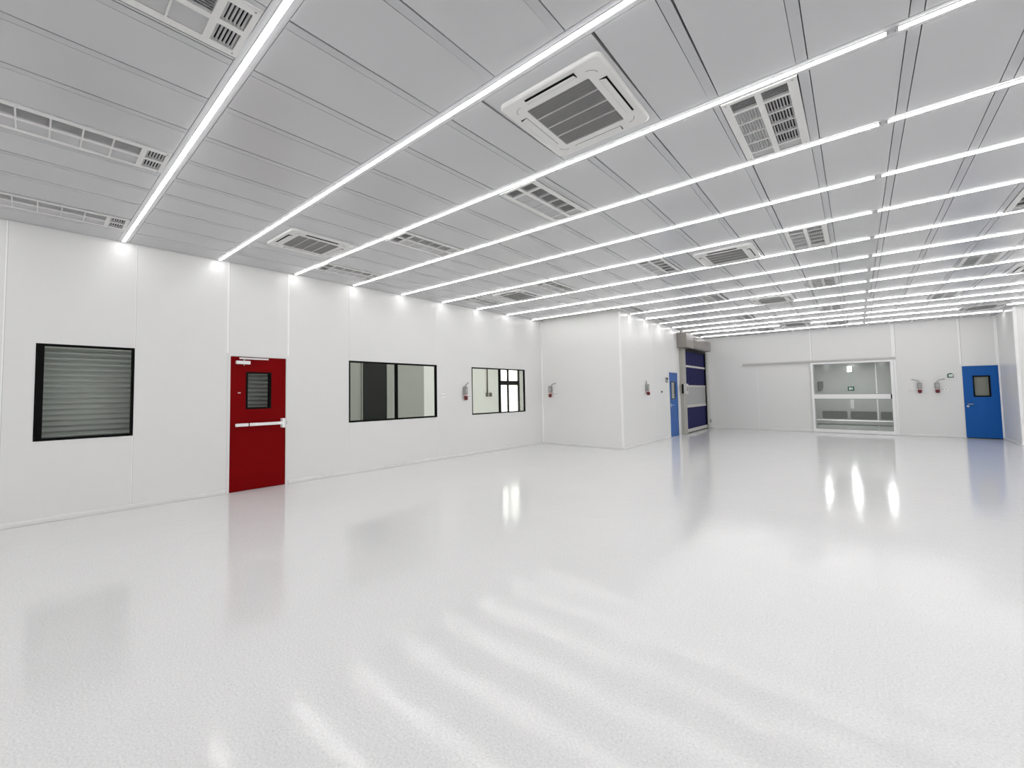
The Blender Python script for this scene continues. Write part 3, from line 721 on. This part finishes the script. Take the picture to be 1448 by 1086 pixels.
# ------------------------------------------------------------------ passage behind the first window and the red door
mb=MB()
p=0.072; n=int(3.2/p); X0=-7.56
for i in range(n):
    z=i*p
    P=[(X0+0.036,z),(X0+0.034,z+0.008),(X0,z+0.040),(X0,z+0.046),(X0+0.036,z+p)]
    for (xa,za),(xb,zb) in zip(P,P[1:]): mb.face([(xa,-1.2,za),(xa,4.3,za),(xb,4.3,zb),(xb,-1.2,zb)],0)
mb.box(X0-0.03,X0-0.02,-1.2,4.3,0,3.2)
struct('wall_outer_sheet',mb,M['corr'],'grey corrugated metal sheet behind the first window and red door','wall')
mb=MB(); mb.box(-7.6,-7.26,-1.3,-1.2,0,3.2); mb.box(-10.2,-7.13,4.30,4.40,0,3.2)
struct('wall_passage_end',mb,M['corr'],'end walls of the narrow passage behind the red door','wall')
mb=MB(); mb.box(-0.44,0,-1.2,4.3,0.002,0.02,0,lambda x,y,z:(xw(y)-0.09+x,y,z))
struct('floor_passage_added',mb,M['plenum'],'dark slab added behind the red door to cut light off the floor','floor')  # dark slab added to lessen light bouncing up onto the sheet
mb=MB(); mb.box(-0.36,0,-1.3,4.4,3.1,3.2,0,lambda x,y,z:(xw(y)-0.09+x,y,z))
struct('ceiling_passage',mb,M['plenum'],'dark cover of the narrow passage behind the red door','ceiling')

t=thing('added_passage_light','narrow unseen lamp added above the first window to light the passage','lamp reflection',(xw(1.6)-0.20,1.6,3.1),ANG)  # added lamp, out of view, lighting the corrugated ribs from above
mb=MB(); mb.box(-0.05,0.05,-2.5,2.5,-0.03,0); obj('lamp_body',mb,M['white'],t)
mb=MB(); mb.box(-0.04,0.04,-2.45,2.45,-0.045,-0.03); obj('diffuser',mb,M['fill_glow'],t)

# ------------------------------------------------------------------ room behind the second and third windows
XS=-9.8; HS=3.6
W4=(13.29,14.62,0.35,3.45)
mb=MB(); mb.plate(lambda u,d,z:(XS-d,u,z),4.4,16.2,0,HS,[W4],0,0.15)
struct('wall_side_room_back',mb,M['sroom'],'pale greenish wall of the room behind the left windows','wall')
mb=MB(); mb.box(XS-0.1,xw(16.2)-0.09,16.1,16.2,0,HS); mb.box(-0.1,0,YA+0.1,16.2,0,HS,0,lambda x,y,z:(xw(y)+x,y,z))
struct('wall_side_room_end',mb,M['sroom'],'end walls of the room behind the left windows','wall')
mb=MB(); mb.box(0,1,4.3,16.2,HS,HS+0.08,0,lambda x,y,z:(XS-0.1 if x==0 else xw(y)-0.09,y,z))
struct('ceiling_side_room',mb,M['white'],'white ceiling of the room behind the left windows','ceiling')
t=thing('window_4','black framed daylight window inside the room behind the third window','window',(XS,(W4[0]+W4[1])/2,0),0,None,'structure')
yc=(W4[0]+W4[1])/2; u=lambda y:y-yc
hs=[(u(13.335),u(13.83),0.40,1.80),(u(13.89),u(14.57),0.40,1.80),(u(13.335),u(13.83),1.97,3.39),(u(13.89),u(14.57),1.97,3.39)]
mb=MB(); mb.plate(lambda a,d,z:(-0.03-d,a,z),u(W4[0]),u(W4[1]),W4[2],W4[3],hs,0,0.06); obj('frame',mb,M['black'],t)
for h in hs:
    mb=MB(); mb.box(-0.065,-0.060,h[0]-0.01,h[1]+0.01,h[2]-0.01,h[3]+0.01); obj('pane',mb,M['glassd'],t)
t=thing('door_6','dark charcoal door seen through the second black framed window','door',(XS,7.37,0),0,None,'structure')
mb=MB(); mb.box(0,0.05,-0.44,0.40,0.0,2.75); obj('leaf',mb,M['sdark'],t)
mb=MB(); mb.plate(lambda a,d,z:(0.07-d,a,z),-0.46,0.47,0,2.8,[(-0.44,0.40,-0.1,2.75)],0,0.07); obj('door_frame',mb,M['sgrey'],t)
mb=MB(); mb.plate(lambda a,d,z:(XS+0.02-d,a,z),4.45,9.27,0,3.55,[(6.93,7.80,-0.1,2.78)],0,0.018)
struct('wall_side_room_partition',mb,M['sgrey'],'grey panelled part of the side room wall around the charcoal door','wall')
t=thing('conduit_drop','brown conduit dropping to a double switch box behind the third window','conduit',(XS,12.46,1.45),0)
mb=MB(); mb.tube([(0.03,0,0.05),(0.03,0,2.14)],0.022,10); obj('pipe',mb,M['brown'],t)
for s in (-0.02,0.19):
    mb=MB(); mb.box(0,0.05,s-0.055,s+0.055,-0.08,0.06); obj('switch_box',mb,M['brown'],t,bevel=0.006)
t=thing('added_room_light','flat unseen lamp added to brighten the room behind the left windows','ceiling light',(xw(9.6)-0.42,9.6,HS),ANG)  # added lamp kept out of sight to brighten this room
mb=MB(); mb.box(-0.26,0.26,-4.6,4.6,-0.03,0); obj('lamp_body',mb,M['white'],t)
mb=MB(); mb.box(-0.24,0.24,-4.55,4.55,-0.045,-0.03); obj('diffuser',mb,M['fill_glow'],t)

# ------------------------------------------------------------------ daylight, camera, colour
w=bpy.data.worlds.new('daylight'); bpy.context.scene.world=w; w.use_nodes=True
bg=w.node_tree.nodes['Background']; bg.inputs[0].default_value=(1.0,0.985,0.93,1); bg.inputs[1].default_value=3.0

f,cx,cy=608.5829,628.5714,525.987
yaw,pitch,roll=-0.7641,0.049,-0.0108
cam=bpy.data.cameras.new('camera'); co=bpy.data.objects.new('camera',cam); C.objects.link(co)
cam.sensor_fit='HORIZONTAL'; cam.sensor_width=36; cam.lens=36*f/1448
cam.shift_x=(724-cx)/1448; cam.shift_y=-(543-cy)/1448
cyw,syw=math.cos(yaw),math.sin(yaw); cp,sp=math.cos(pitch),math.sin(pitch); cr,sr=math.cos(roll),math.sin(roll)
r0=Vector((cyw,-syw,0)); d0=Vector((syw,cyw,0)); zz=Vector((0,0,1))
uu=zz*cp-d0*sp; dd=zz*sp+d0*cp
rr=r0*cr+uu*sr; uu2=-r0*sr+uu*cr
Mx=Matrix((rr,uu2,-dd)).transposed().to_4x4(); Mx.translation=Vector((0,0,H_CAM))
co.matrix_world=Mx
cam.clip_start=0.02; cam.clip_end=200
sc=bpy.context.scene; sc.camera=co
sc.view_settings.view_transform='Standard'; sc.view_settings.look='None'; sc.view_settings.gamma=1.0
sc.view_settings.use_curve_mapping=False; sc.view_settings.exposure=-0.045
sc.cycles.max_bounces=10; sc.cycles.diffuse_bounces=6; sc.cycles.glossy_bounces=5; sc.cycles.transparent_max_bounces=12
sc.cycles.sample_clamp_indirect=6.0; sc.cycles.caustics_reflective=False
sc.cycles.use_denoising=True
